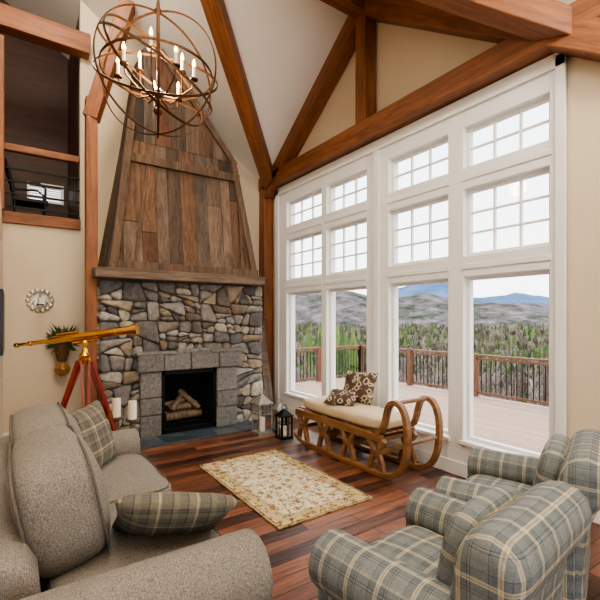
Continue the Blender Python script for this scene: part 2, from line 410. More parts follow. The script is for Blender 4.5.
for ci,(a,c) in enumerate(COLS):
    for ri,(z0,z1) in enumerate(ROWS):
        b=MB(); fx0=XW+.03;fx1=XW+.08;fw=.032
        b.box((fx0,a,z0),(fx1,a+fw,z1));b.box((fx0,c-fw,z0),(fx1,c,z1));b.box((fx0,a+fw,z0),(fx1,c-fw,z0+fw));b.box((fx0,a+fw,z1-fw),(fx1,c-fw,z1))
        if ri>0:
            nc=3;nr=3 if ri==1 else 2
            for i in range(1,nc):
                y=a+fw+(c-a-2*fw)*i/nc; b.box((fx0+.01,y-.009,z0+fw),(fx1-.01,y+.009,z1-fw))
            for i in range(1,nr):
                z=z0+fw+(z1-z0-2*fw)*i/nr; b.box((fx0+.012,a+fw,z-.009),(fx1-.012,c-fw,z+.009))
        b.box((XW+.053,a+fw,z0+fw),(XW+.057,c-fw,z1-fw),1)
        b.build('window_%d'%wi,[M_white,M_glass],smooth=False); wi+=1
# ------------------------------------------------------------ timber frame
T=empty('timber_frame')
xb=XW-.11
beam('tie_beam',(xb,1.05,3.80),(xb,6.28,3.80),.2,.22,M_tim,T)
for sg,nm in((1,'a'),(-1,'b')):
    ln=2.39 if sg==1 else 2.7
    beam('gable_rafter_'+nm,(xb,GY+sg*ln,AZ-SL*ln-.12),(xb,GY,AZ-.12),.2,.22,M_tim,T)
    q=2.39
    beam('valley_rafter_'+nm,(XW-.05,GY+sg*(q-.05),EZ-.04),(XW-q,GY,AZ-.1),.2,.2,M_tim,T)
beam('king_post',(xb,GY,3.9),(xb,GY,5.3),.18,.18,M_tim,T)
beam('ridge_beam',(XW,GY,5.32),(XW-2.45,GY,5.32),.18,.26,M_tim,T)
beam('corner_post',(3.55,6.2,0),(3.55,6.2,3.75),.18,.18,M_tim,T)
beam('left_post',(.80,5.72,0),(.80,5.72,4.25),.13,.14,M_tim,T)
beam('left_rafter',(.80,5.72,4.0),(1.2,5.55,5.5),.16,.17,M_tim,T)
beam('loft_beam',(-5,6.22,5.22),(.85,6.22,5.16),.2,.26,M_tim,T)
beam('loft_post',(-.13,6.22,2.86),(-.13,6.22,4.95),.1,.1,M_tim,T)
beam('main_ridge_beam',(RX,-3,6.9),(RX,7.8,6.9),.2,.3,M_tim,T)
L_=empty('loft_railing')
beam('top_rail',(-3,6.38,3.68),(.75,6.38,3.68),.09,.09,M_tim,L_)
for i in range(4): beam('lower_rail_%d'%i,(-3,6.38,2.95+i*.16),(.75,6.38,2.95+i*.16),.02,.02,M_black,L_,bev=0)
b=MB(); cx,cy=.20,6.85
for s in(-1,1):
    b.tube([(cx-.32,cy+s*.2,2.92),(cx-.15,cy+s*.2,2.83),(cx+.1,cy+s*.2,2.825),(cx+.32,cy+s*.2,2.9)],.014,6)
    b.tube([(cx-.17,cy+s*.2,2.83),(cx-.18,cy+s*.2,3.15),(cx-.22,cy+s*.2,3.4),(cx-.28,cy+s*.2,3.62)],.016,6)
    b.tube([(cx+.17,cy+s*.2,2.84),(cx+.17,cy+s*.2,3.3),(cx+.1,cy+s*.2,3.36),(cx-.2,cy+s*.2,3.34)],.016,6)
b.box((cx-.2,cy-.22,3.1),(cx+.2,cy+.22,3.14))
for i in range(5): b.box((cx-.29+.02*(4-i),cy-.2,3.22+i*.09),(cx-.275+.02*(4-i),cy+.2,3.27+i*.09))
b.build('rocking_chair',[M_black])
# ------------------------------------------------------------ fireplace
F=empty('stone_fireplace',(1.99,5.9,0)); FO=Vector((1.99,5.9,0))
def fp(ob): ob.parent=F; ob.location=Vector(ob.location)-FO; return ob
FX0,FX1,FY=.87,3.13,5.62
ox0,ox1,oz=1.60,2.36,.86
b=MB()
b.box((FX0+.02,FY,0),(ox0,YB-.002,2.02));b.box((ox1,FY,0),(FX1-.02,YB-.002,2.02));b.box((ox0,FY,oz),(ox1,YB-.002,2.02))
fp(b.build('mortar_core',[M_mortar],smooth=False))
b=MB(); W_=FX1-FX0; a0=1.40-FX0; a1=2.62-FX0
stones(b,[[(0,0),(a0,0),(a0,1.02),(0,1.12)],[(a1,0),(W_,0),(W_,.98),(a1,1.06)],[(0,1.12),(a0,1.02),(a1,1.06),(W_,.98),(W_,2.02),(0,2.02)]],lambda u,w,d:(FX0+u,FY-d,w))
sidep=[[(0,0),(YB-FY,0),(YB-FY,2.02),(0,2.02)]]
stones(b,sidep,lambda u,w,d:(FX0+.02-d*.6,YB-u,w))
stones(b,sidep,lambda u,w,d:(FX1-.02+d*.6,FY+u,w))
fp(b.build('field_stones',[M_stone],ang=32))
b=MB()
def gb(x0,x1,z0,z1,y0=5.5):
    g=R.uniform(.6,.9); c=C(134,130,124); b.box((x0+.003,y0+R.uniform(-.012,.012),z0+.003),(x1-.003,FY+.1,z1-.003),0,(c[0]*g,c[1]*g,c[2]*g,1),rot=Euler((0,R.uniform(-.012,.012),0)).to_matrix())
for x0,x1 in((1.33,ox0),(ox1,2.68)):
    z=0.0
    for h in(.3,.22,.34): gb(x0,x1,z,z+h); z+=h
xs=[1.29,1.62,1.98,2.38,2.74]
for i in range(4):
    dz=.03*math.sin(math.pi*(i+.5)/4); gb(xs[i],xs[i+1],.86,1.07+dz,5.47)
gb(1.27,1.78,1.07,1.12,5.46); gb(1.78,2.25,1.08,1.14,5.46); gb(2.25,2.76,1.07,1.12,5.46)
o=b.build('granite_surround',[M_gran],smooth=False,bevel=.014); fp(o)
b=MB()
b.box((ox0,6.1,.05),(ox1,6.14,oz));b.box((ox0,5.6,.0),(ox1,6.14,.05))
b.box((ox0,5.65,.05),(ox0+.02,6.1,oz));b.box((ox1-.02,5.65,.05),(ox1,6.1,oz))
b.box((ox0,5.65,oz-.02),(ox1,6.1,oz))
fp(b.build('firebox_lining',[M_soot],smooth=False))
b=MB()
for q in[((ox0,5.53,.03),(ox0+.045,5.57,oz)),((ox1-.045,5.53,.03),(ox1,5.57,oz)),((ox0,5.53,oz-.06),(ox1,5.57,oz)),((ox0,5.53,.03),(ox1,5.57,.09))]: b.box(*q)
for i in range(6): b.cyl((1.72+i*.1,5.68,.12),(1.72+i*.1,5.98,.12),.012)
b.cyl((1.68,5.68,.12),(2.28,5.68,.12),.012)
for x in(1.7,2.26): b.cyl((x,5.68,.05),(x,5.68,.26),.012)
fp(b.build('firebox_frame',[M_black],bevel=.003))
b=MB()
for p,q,r in[((1.72,5.78,.19),(2.24,5.82,.19),.06),((1.74,5.92,.19),(2.22,5.9,.2),.06),((1.78,5.84,.29),(2.2,5.86,.31),.055),((1.8,5.76,.28),(2.02,5.9,.5),.04),((2.2,5.76,.27),(1.95,5.9,.52),.042),((1.7,5.9,.34),(2.0,5.8,.4),.03)]:
    b.cyl(p,q,r,r*.9,12)
fp(b.build('firewood_logs',[M_log]))
b=MB()
for i in range(5):
    for j in range(2):
        c=R.choice([C(66,80,84),C(54,70,74),C(84,88,86),C(62,72,84)])
        b.box((1.2+i*.34+.004,5.12+j*.26+.004,.002),(1.2+(i+1)*.34-.004,5.12+(j+1)*.26-.004,.03),0,c)
b.box((1.2,5.12,0),(2.9,5.64,.02),1)
fp(b.build('slate_hearth',[M_slate,M_mortar],smooth=False,bevel=.003))
b=MB(); b.box((FX0-.08,5.36,2.03),(FX1-.08,5.62,2.15)); b.box((FX0,5.62,2.02),(FX1,YB-.002,2.15))
fp(b.build('mantel_beam',[M_mantel],smooth=False,bevel=.012))
def boards(mb,poly,w,fn,rnd,th=.02):
    x0=min(p[0] for p in poly);x1=max(p[0] for p in poly); x=x0
    pal=[C(120,92,72),C(104,84,68),C(90,76,66),C(130,112,96),C(80,69,61),C(116,101,88),C(112,82,62),C(110,98,88),C(122,96,74)]
    while x<x1:
        ww=w*rnd.uniform(.7,1.4); q=clip(clip(poly,1,0,x+ww-.003),-1,0,-(x+.002))
        x+=ww
        if len(q)<3: continue
        zs=[rnd.uniform(min(p[1] for p in q),max(p[1] for p in q))] if rnd.random()<.25 else []
        segs=[q] if not zs else [clip(q,0,1,zs[0]-.003),clip(q,0,-1,-(zs[0]+.003))]
        for s in segs:
            if len(s)<3: continue
            t=th+rnd.uniform(0,.014); c=rnd.choice(pal); g=rnd.uniform(.7,1.15)
            A=[fn(p[0],p[1],0) for p in s];Bq=[fn(p[0],p[1],t) for p in s]; n=len(s)
            mb.add(A+Bq,[tuple(range(n)),tuple(range(n,2*n))[::-1]]+[(i,(i+1)%n,n+(i+1)%n,n+i) for i in range(n)],0,(c[0]*g,c[1]*g,c[2]*g,1))
zb,zt=2.15,3.85; yb0,yt0=5.5,5.72; lx0,lx1,tx0,tx1=.95,2.98,1.24,2.72
def hy(z): return yb0+(yt0-yb0)*min(1,(z-zb)/(zt-zb))
pk=[(tx0,zt),(tx1,zt),(1.60,roof(1.6)-.04),(1.42,roof(1.42)-.25)]
b=MB()
boards(b,[(lx0,zb),(lx1,zb),(tx1,zt),(tx0,zt)],.17,lambda u,w,d:(u,hy(w)-d,w),R)
boards(b,pk,.17,lambda u,w,d:(u,yt0-d,w),R)
def lx(z): return lx0+(tx0-lx0)*(z-zb)/(zt-zb)
def rx(z): return lx1+(tx1-lx1)*(z-zb)/(zt-zb)
boards(b,[(yb0+.0,zb),(YB-.01,zb),(YB-.01,zt),(yt0,zt)],.14,lambda u,w,d:(lx(w)-d*.3,u,w),R)
boards(b,[(yb0+.0,zb),(YB-.01,zb),(YB-.01,zt),(yt0,zt)],.14,lambda u,w,d:(rx(w)+d*.3,u,w),R)
def lx2(z): return tx0+(1.42-tx0)*(z-zt)/(pk[3][1]-zt)
boards(b,[(yt0,zt),(YB-.01,zt),(YB-.01,pk[3][1]),(yt0,pk[3][1])],.14,lambda u,w,d:(lx2(w)-d*.3,u,w),R)
b.prism([(lx0+.02,yb0+.03,zb),(lx1-.02,yb0+.03,zb),(tx1-.02,yt0+.02,zt),(tx0+.02,yt0+.02,zt)],(0,.5,0),0,(.05,.04,.03,1))
b.prism([(p[0]*.99+.015,yt0+.01,p[1]-.01) for p in pk],(0,.55,0),0,(.05,.04,.03,1))
fp(b.build('barn_board_hood',[M_barn],smooth=False))
b=MB()
def hb(p,q,w,t=.05,off=.03):
    d=Vector((q[0]-p[0],0,q[1]-p[1])).normalized(); s=Vector((d.z,0,-d.x))*w/2
    P1=Vector((p[0],hy(p[1])-off,p[1]));Q1=Vector((q[0],hy(q[1])-off,q[1]))
    b.prism([P1-s,P1+s,Q1+s,Q1-s],(0,-t,0),0,C(112,92,76))
hb((lx0+.05,zb),(tx0+.02,4.1),.09); hb((lx1-.05,zb),(tx1-.04,zt),.09); hb((tx0,zt-.25),(tx1+.04,zt-.25),.11,.055,.035)
hb((lx0,zb+.05),(lx1,zb+.05),.1); hb((tx1,zt-.05),(1.62,roof(1.6)-.1),.08)
hb((lx0+.3,zb),(tx0+.22,zt-.25),.035,.02)
fp(b.build('hood_framing',[M_barn],smooth=False,bevel=.006))
# ------------------------------------------------------------ sofa
SX=-.08
S=empty('sofa',(SX,0,0))
def extr(name,prof,axis,a0,a1,mat,parent,loc=(0,0,0),rd=.05,pipe=None):
    b=MB(); n=len(prof); cx=sum(p[0] for p in prof)/n; cz=sum(p[1] for p in prof)/n; V=[]
    st=[(a0+rd*(1-math.cos(math.pi/2*i/5)),rd*(1-math.sin(math.pi/2*i/5))) for i in range(6)]
    st+=[(a0+a1-a,k) for a,k in st[::-1]]
    for a,ins_ in st:
        for p in prof:
            dx,dz=p[0]-cx,p[1]-cz; l=math.hypot(dx,dz)+1e-6; k=(l-ins_*.8)/l
            q=cx+dx*k; z=cz+dz*k
            V.append((a,q,z) if axis=='X' else (q,a,z))
    Fc=[(k*n+i,k*n+(i+1)%n,(k+1)*n+(i+1)%n,(k+1)*n+i) for k in range(len(st)-1) for i in range(n)]
    Fc+=[tuple(range(n)),tuple(range((len(st)-1)*n,len(st)*n))]
    b.add(V,Fc)
    if pipe:
        for a in pipe:
            pts=[]
            for p in prof:
                dx,dz=p[0]-cx,p[1]-cz; l=math.hypot(dx,dz)+1e-6; k=(l-rd*.25)/l; q=cx+dx*k; z=cz+dz*k
                pts.append((a,q,z) if axis=='X' else (q,a,z))
            b.tube(pts,.006,6,closed=True)
    o=b.build(name,[mat],origin=(0,0,0),ang=60); o.location=loc; o.parent=parent; return o
def armprof(w,z0,zr,r,side):
    pts=[(-w/2*side,z0),(-w/2*side,zr-.02)]
    c=(.02*side,zr)
    for i in range(15):
        t=math.pi*1.0-(math.pi*1.35)*i/14
        pts.append((c[0]+side*math.cos(t)*r,c[1]+math.sin(t)*r))
    pts+= [(w/2*side*.9,zr-.12),(w/2*side*.9,z0)]
    return pts
sy0,sy1=1.42,3.74
rbox('base',(.84,2.1,.26),(.45,2.58,.22),(0,0,0),M_tweed,S,k=14)
extr('arm_near',[(sy0+.17+p,z) for p,z in armprof(.28,.06,.50,.155,-1)],'X',-.06,.93,M_tweed,S,rd=.03,pipe=(.92,))
extr('arm_far',[(sy1-.14+p,z) for p,z in armprof(.22,.06,.51,.13,1)],'X',.02,.93,M_tweed,S,rd=.03,pipe=(.92,))
extr('back_frame',[(.0,.08),(.2,.08),(.16,.62),(.12,.69),(.05,.715),(-.02,.70),(-.06,.66),(-.04,.5)],'Y',1.74,sy1-.06,M_tweed,S,rd=.05)
for i,(ya,yb_) in enumerate(((1.75,2.59),(2.60,3.46))):
    rbox('seat_cushion_%d'%(i+1),(.72,yb_-ya,.19),(.56,(ya+yb_)/2,.41),(0,0,0),M_tweed,S,k=8,puff=.025,n=14,pipe=('Z',M_pipe))
for i,(ya,yb_) in enumerate(((1.92,2.69),(2.70,3.46))):
    rbox('back_cushion_%d'%(i+1),(.32,yb_-ya+.01,.46),(.25,(ya+yb_)/2,.725),(0,-.2,0),M_tweed,S,k=5,puff=.035,n=14,pipe=('X',M_pipe),sag=.03)
for i,(x,y) in enumerate(((.08,1.52),(.84,1.52),(.08,3.66),(.84,3.66))):
    b=MB(); b.cyl((x,y,0),(x,y,.1),.025,.035); o=b.build('leg_%d'%i,[M_dark]); o.parent=S
rbox('throw_pillow',(.52,.46,.15),(.62,1.95,.635),(math.radians(-36),math.radians(8),math.radians(-14)),M_plaid2,None,pillow=True,n=16)
rbox('throw_pillow',(.46,.46,.16),(.46,3.22,.72),(math.radians(72),0,math.radians(58)),M_plaid2,None,pillow=True,n=16)
# ------------------------------------------------------------ armchairs
def armchair(loc,rz):
    A=empty('armchair',loc,rz)
    rbox('base',(.74,.66,.28),(0,.05,.25),(0,0,0),M_plaid,A,k=12)
    rbox('seat_cushion',(.50,.52,.17),(0,.13,.425),(0,0,0),M_plaid,A,k=6,puff=.03)
    for s in(-1,1):
        extr('arm_%d'%s,[(s*.32+p,z) for p,z in armprof(.18,.11,.52,.12,s)],'Y',-.24,.42,M_plaid,A,rd=.035,pipe=(.405,))
    pr=[(-.08,.12),(-.25,.12),(-.275,.35),(-.30,.55),(-.325,.62),(-.365,.68),(-.39,.74),(-.392,.79),(-.375,.84),(-.34,.87),(-.29,.885),(-.24,.875),(-.20,.85),(-.17,.79),(-.15,.68),(-.13,.56),(-.09,.4)]
    extr('back',pr,'X',-.375,.375,M_plaid,A,rd=.085)
    rbox('back_cushion',(.52,.13,.42),(0,-.105,.645),(math.radians(10),0,0),M_plaid,A,k=4.5,puff=.02)
    for i,(x,y) in enumerate(((-.3,.34),(.3,.34),(-.3,-.22),(.3,-.22))):
        b=MB(); b.cyl((x,y,0),(x,y,.13),.018,.03); o=b.build('leg_%d'%i,[M_dark]); o.parent=A
    return A
armchair((1.51,1.06,0),math.radians(7)); armchair((2.49,1.26,0),math.radians(19))
# ------------------------------------------------------------ rug
def rugmat():
    m,nt,b=newmat('floral_rug_wool'); v=coords(nt)
    n=noise_n(nt,v,7,2)
    ad=N(nt,'ShaderNodeMix',data_type='RGBA'); ad.inputs[0].default_value=.05; L(nt,v,ad.inputs[6]); L(nt,n.outputs['Color'],ad.inputs[7])
    CRM=C(214,202,172)
    vo=N(nt,'ShaderNodeTexVoronoi'); vo.inputs['Scale'].default_value=10; vo.inputs['Randomness'].default_value=.7; L(nt,ad.outputs[2],vo.inputs[0])
    fl=ramp(nt,vo.outputs['Distance'],[(0,C(138,74,56)),(.13,C(204,176,126)),(.24,C(110,92,66)),(.29,CRM)],'CONSTANT')
    vo3=N(nt,'ShaderNodeTexVoronoi'); vo3.inputs['Scale'].default_value=24; L(nt,ad.outputs[2],vo3.inputs[0])
    lf=ramp(nt,vo3.outputs['Distance'],[(0,C(122,124,88)),(.27,CRM)],'CONSTANT')
    nv=noise_n(nt,v,7.5,1,.4,.6)
    vine=ramp(nt,nv.outputs[0],[(0,CRM),(.43,C(140,116,78)),(.452,CRM),(.545,C(140,116,78)),(.565,CRM)],'CONSTANT')
    field=mix(nt,1,mix(nt,1,fl,lf,'DARKEN'),vine,'DARKEN')
    sp=N(nt,'ShaderNodeSeparateXYZ'); L(nt,v,sp.inputs[0])
    ds=[]
    for i,h in((0,.475),(1,.805)):
        a=N(nt,'ShaderNodeMath',operation='ABSOLUTE'); L(nt,sp.outputs[i],a.inputs[0]); s=N(nt,'ShaderNodeMath',operation='SUBTRACT'); s.inputs[0].default_value=h; L(nt,a.outputs[0],s.inputs[1]); ds.append(s.outputs[0])
    mn=N(nt,'ShaderNodeMath',operation='MINIMUM'); L(nt,ds[0],mn.inputs[0]); L(nt,ds[1],mn.inputs[1])
    mr=N(nt,'ShaderNodeMath',operation='MULTIPLY'); L(nt,mn.outputs[0],mr.inputs[0]); mr.inputs[1].default_value=4
    W1=(1,1,1,1)
    bord=ramp(nt,mr.outputs[0],[(0,(.62,.52,.34,1)),(.08,(.26,.17,.12,1)),(.11,W1),(.15,(.8,.7,.5,1)),(.50,(.26,.17,.12,1)),(.53,W1),(.58,(.45,.34,.24,1)),(.60,W1)],'CONSTANT')
    c=mix(nt,1,field,bord,'MULTIPLY')
    L(nt,c,b.inputs['Base Color']); b.inputs['Roughness'].default_value=.95
    n3=noise_n(nt,v,200,2); bump(nt,b,n3.outputs[0],.3,.004); return m
b=MB(); b.box((-.475,-.805,0),(.475,.805,.012)); o=b.build('floral_rug',[rugmat()],origin=(0,0,0),smooth=False,bevel=.004); o.location=(2.08,3.42,.001)
# ------------------------------------------------------------ sled bench
b=MB(); X0,X1=2.95,3.40
for X in(X0,X1):
    lp=[(4.40,.10),(4.28,.035),(4.0,.03),(3.4,.03),(2.98,.03),(2.80,.045),(2.68,.11),(2.61,.24),(2.585,.40),(2.585,.55),(2.615,.67),(2.67,.745),(2.75,.76),(2.81,.72),(2.84,.64),(2.86,.55),(2.9,.46),(3.0,.42)]
    pts=lp
    for _ in range(2):
        q=[pts[0]]
        for i in range(len(pts)-1):
            a,c=pts[i],pts[i+1]; q.append((a[0]*.75+c[0]*.25,a[1]*.75+c[1]*.25)); q.append((a[0]*.25+c[0]*.75,a[1]*.25+c[1]*.75))
        q.append(pts[-1]); pts=q
    b.sweep([(X,y,z+.0) for y,z in pts],(1,0,0),.06,.05)
    b.box((X-.025,2.9,.34),(X+.025,4.38,.42))
    for y in(2.98,3.40,3.82,4.24):
        for s in(-1,1):
            b.sweep([(X,y+s*.09,.05),(X,y+s*.07,.14),(X,y+s*.035,.22),(X,y+s*.055,.30),(X,y+s*.11,.37)],(1,0,0),.045,.05)
        b.box((X-.022,y-.055,.19),(X+.022,y+.055,.26))
for y in(2.98,3.40,3.82,4.24): b.box((X0,y-.03,.33),(X1,y+.03,.375)); b.box((X0,y-.02,.20),(X1,y+.02,.25))
for x in(3.01,3.10,3.19,3.28,3.37): b.box((x-.035,2.88,.42),(x+.035,4.38,.437))
b.cyl((X0,2.72,.755),(X1,2.72,.755),.02); b.cyl((X0,2.60,.4),(X1,2.60,.4),.018)
SB=empty('sled_bench',(0,0,0)); o=b.build('sled_frame',[M_oak],bevel=.006); o.parent=SB
rbox('bench_cushion',(.47,1.42,.12),(3.18,3.62,.497),(0,0,0),M_cream,SB,k=6,puff=.02)
def pilmat():
    m,nt,b_=newmat('kilim_pillow_fabric'); v=coords(nt,(14,14,14)); ch=N(nt,'ShaderNodeTexVoronoi',distance='MANHATTAN'); ch.inputs['Scale'].default_value=1; ch.inputs['Randomness'].default_value=.8; L(nt,v,ch.inputs[0])
    c=ramp(nt,ch.outputs['Distance'],[(0,C(110,44,38)),(.2,C(60,66,60)),(.42,C(196,180,150)),(.6,C(120,116,92)),(.75,C(84,62,52))],'CONSTANT'); L(nt,c,b_.inputs['Base Color']); b_.inputs['Roughness'].default_value=.95; return m
M_kil=pilmat()
rbox('accent_pillow',(.42,.38,.14),(3.32,3.64,.745),(math.radians(66),0,math.radians(-72)),M_kil,None,pillow=True,n=14)
rbox('accent_pillow',(.36,.30,.13),(3.12,3.70,.64),(math.radians(20),0,math.radians(-60)),M_kil,None,pillow=True,n=14)
# ------------------------------------------------------------ lanterns & candles
def lantern(loc,w,h,mat):
    b=MB(); x,y,z=loc; r=w/2
    b.box((x-r,y-r,z),(x+r,y+r,z+.03)); b.box((x-r*1.05,y-r*1.05,z+h*.68),(x+r*1.05,y+r*1.05,z+h*.71))
    for sx in(-1,1):
        for sy in(-1,1): b.box((x+sx*r*.85-.008,y+sy*r*.85-.008,z+.03),(x+sx*r*.85+.008,y+sy*r*.85+.008,z+h*.68))
    for s in(-1,1):
        b.box((x-.004,y+s*r*.85-.004,z+.03),(x+.004,y+s*r*.85+.004,z+h*.68)); b.box((x+s*r*.85-.004,y-.004,z+.03),(x+s*r*.85+.004,y+.004,z+h*.68))
        b.box((x-r*.85,y+s*r*.85-.004,z+h*.45),(x+r*.85,y+s*r*.85+.004,z+h*.47)); b.box((x+s*r*.85-.004,y-r*.85,z+h*.45),(x+s*r*.85+.004,y+r*.85,z+h*.47))
    q=r*.95; t=r*.3; zz=z+h*.71
    b.add([(x-q,y-q,zz),(x+q,y-q,zz),(x+q,y+q,zz),(x-q,y+q,zz),(x-t,y-t,z+h*.86),(x+t,y-t,z+h*.86),(x+t,y+t,z+h*.86),(x-t,y+t,z+h*.86)],[(0,1,5,4),(1,2,6,5),(2,3,7,6),(3,0,4,7),(4,5,6,7)])
    b.cyl((x,y,z+h*.86),(x,y,z+h*.9),t*.9,t*.5)
    b.tube([(x+math.cos(a)*r*.4,y,z+h*.93+math.sin(a)*r*.4) for a in [i*math.pi/8 for i in range(16)]],.006,6,closed=True)
    b.cyl((x,y,z+.03),(x,y,z+h*.36),r*.38,mi=1); b.cyl((x,y,z+h*.36),(x,y,z+h*.39),.003,mi=0)
    return b.build('candle_lantern',[mat,M_candle])
lantern((2.90,4.60,0),.17,.42,M_black)
lantern((2.78,4.97,.0),.22,.58,M_lantern); lantern((3.06,4.98,0),.17,.42,M_lantern)
for (x,y,h) in((1.11,4.95,.42),(.95,4.98,.46)):
    b=MB(); b.lathe((x,y,0),(0,0,1),[(0,.08),(.02,.085),(.04,.05),(.08,.025),(h*.5,.035),(h*.6,.022),(h*.9,.03),(h-.02,.07),(h,.075)],mi=0)
    b.cyl((x,y,h),(x,y,h+.2),.045,n=20,mi=1); b.cyl((x,y,h+.2),(x,y,h+.215),.003)
    b.build('pillar_candle_holder',[M_mantel,M_candle])
for i,(x,tx_) in enumerate(((3.26,3.24),(3.34,3.33),(3.42,3.40))):
    b=MB(); H=1.75-.12*i
    pts=[(x,5.75,0.01),(x+(tx_-x)*.5,5.92,H*.5),(tx_,6.07,H*.95),(tx_,6.04,H*1.0),(tx_,5.98,H*1.03)]
    b.sweep(pts,(1,0,.0),.07,.02); b.build('antique_ski',[M_mantel],bevel=.005)
# ------------------------------------------------------------ telescope
m0=Vector((.575,4.50,1.36)); A_=Vector((.02,4.88,1.285)); B_=Vector((.99,4.215,1.445)); d=(B_-A_).normalized(); Lg=(B_-A_).length
b=MB()
b.lathe(A_,d,[(0,.022),(.03,.024),(.035,.016),(.13,.016),(.135,.024),(.16,.024),(.165,.02),(.32,.02),(.325,.03),(.35,.03),(.36,.036),(Lg-.22,.038),(Lg-.215,.044),(Lg-.2,.044),(Lg-.195,.040),(Lg-.06,.041),(Lg-.055,.052),(Lg,.052),(Lg,.044)],24,0)
b.lathe(m0+Vector((0,0,-.20)),(0,0,1),[(0,.05),(.03,.055),(.06,.03),(.11,.022),(.15,.035),(.18,.03)],16,0)
b.cyl(m0+d*-.12+Vector((0,0,-.035)),m0+d*.12+Vector((0,0,-.035)),.014,mi=0)
b.cyl(A_+d*.4+Vector((0,0,.05)),A_+d*.62+Vector((0,0,.05)),.01,mi=0)
hub=m0+Vector((0,0,-.20)); b.cyl(hub+Vector((0,0,-.05)),hub,.055,.06,16,0)
for k in range(3):
    a=math.radians(-34.4+180+k*120); o_=Vector((math.cos(a),math.sin(a),0)); sd=Vector((-o_.y,o_.x,0))
    top=hub+o_*.05+Vector((0,0,-.02)); foot=Vector((m0.x,m0.y,0))+o_*.46; mid=top.lerp(foot,.5)
    for s in(-1,1):
        b.sweep([top+sd*s*.035,mid+sd*s*.022],sd,.016,.032,1)
    b.sweep([top.lerp(foot,.42),foot+Vector((0,0,.04))],sd,.022,.034,1)
    b.sweep([mid-(foot-top)*.02,mid+(foot-top)*.03],sd,.07,.04,0)
    b.cyl(foot+Vector((0,0,.05)),foot,.014,.006,8,0)
    b.cyl(top.lerp(foot,.45),Vector((m0.x,m0.y,(top.lerp(foot,.45)).z+.03)),.006,mi=0)
b.build('brass_telescope',[M_brass,M_mahog])
# ------------------------------------------------------------ wall decor
b=MB(); c=Vector((.29,YB,1.77))
b.lathe(c,(0,-1,0),[(0,.125),(.012,.13),(.02,.12),(.012,.10),(.010,.02)],32,0)
for k in range(14):
    a=k*math.pi/7; b.sphere(c+Vector((math.cos(a)*.13,-.012,math.sin(a)*.13)),.03,0,8,(1,.4,1))
b.tube([c+Vector((0,-.02,.05)),c+Vector((0,-.05,.07)),c+Vector((0,-.08,.02)),c+Vector((0,-.1,-.05))],.008,6,1)
b.cyl(c+Vector((0,-.1,-.055)),c+Vector((0,-.1,-.045)),.045,mi=1); b.cyl(c+Vector((0,-.1,-.045)),c+Vector((0,-.1,.04)),.022,mi=2)
for s in(-1,1): b.tube([c+Vector((0,-.03,-.03)),c+Vector((s*.05,-.04,-.08)),c+Vector((s*.08,-.04,-.03)),c+Vector((s*.05,-.04,0))],.006,6,1)
b.build('wall_sconce_plate',[M_silver,M_black,M_candle])
b=MB(); c=Vector((.53,6.2,1.15))
b.lathe(c+Vector((0,0,-.16)),(0,0,1),[(0,.05),(.08,.075),(.2,.09),(.22,.095)],16,0)
b.tube([c+Vector((math.cos(t)*.09,0,.05+math.sin(t)*.2)) for t in [i*math.pi/10 for i in range(11)]],.008,6,0)
b.lathe(c+Vector((0,-.02,-.34)),(0,0,1),[(0,.03),(.03,.075),(.09,.09),(.14,.07),(.17,.03),(.19,.03)],18,2)
for k in range(420):
    a=R.uniform(0,6.28);l=R.uniform(.08,.27);p=c+Vector((R.uniform(-.07,.07),R.uniform(-.06,.03),.05+R.uniform(-.05,.1)))
    q=p+Vector((math.cos(a)*l*.65,-abs(math.sin(a))*l*.35+.02,R.uniform(-.3,1)*l)); q.y=min(q.y,YB-.02)
    s=Vector((R.uniform(-1,1),0,R.uniform(-1,1)))*.016; mm=p.lerp(q,.6); b.add([p,mm+s,q,mm-s],[(0,1,2,3)],1 if R.random()<.8 else 0)
b.build('hanging_wall_basket',[M_wicker,M_green,M_amber])
b=MB(); b.box((-.1,4.75,1.2),(-.07,5.75,1.82)); b.build('wall_television',[M_screen],smooth=False,bevel=.006)
# ------------------------------------------------------------ chandelier
CH=Vector((.97,3.45,3.53)); b=MB()
def ring(rot,rr):
    pts=[CH+rot@Vector((math.cos(t)*rr,math.sin(t)*rr,0)) for t in [i*2*math.pi/64 for i in range(64)]]
    sd=rot@Vector((0,0,1)); b.sweep(pts,sd,.018,.007,0,closed=True)
for e,rr in[((90,0,10),.49),((90,0,75),.485),((90,0,135),.495),((62,0,30),.48),((20,25,0),.49),((35,-30,20),.475),((0,0,0),.43)]:
    ring(Euler([math.radians(q) for q in e]).to_matrix(),rr)
b.cyl(CH+Vector((0,0,.49)),CH+Vector((0,0,-.3)),.012); b.sphere(CH+Vector((0,0,-.31)),.035); b.lathe(CH+Vector((0,0,-.2)),(0,0,1),[(0,.02),(.04,.05),(.08,.02)],12)
b.sphere(CH+Vector((0,0,.50)),.03)
zc=roof(CH.x); k=0; z=CH.z+.52
while z<zc-.06:
    a=Matrix.Rotation(math.pi/2*(k%2),3,'Z'); b.tube([Vector((CH.x,CH.y,z+.025))+a@Vector((math.cos(t)*.012,0,math.sin(t)*.028)) for t in [i*math.pi/5 for i in range(10)]],.0035,5,0,closed=True); z+=.044;k+=1
b.cyl((CH.x,CH.y,zc-.06),(CH.x,CH.y,zc),.07)
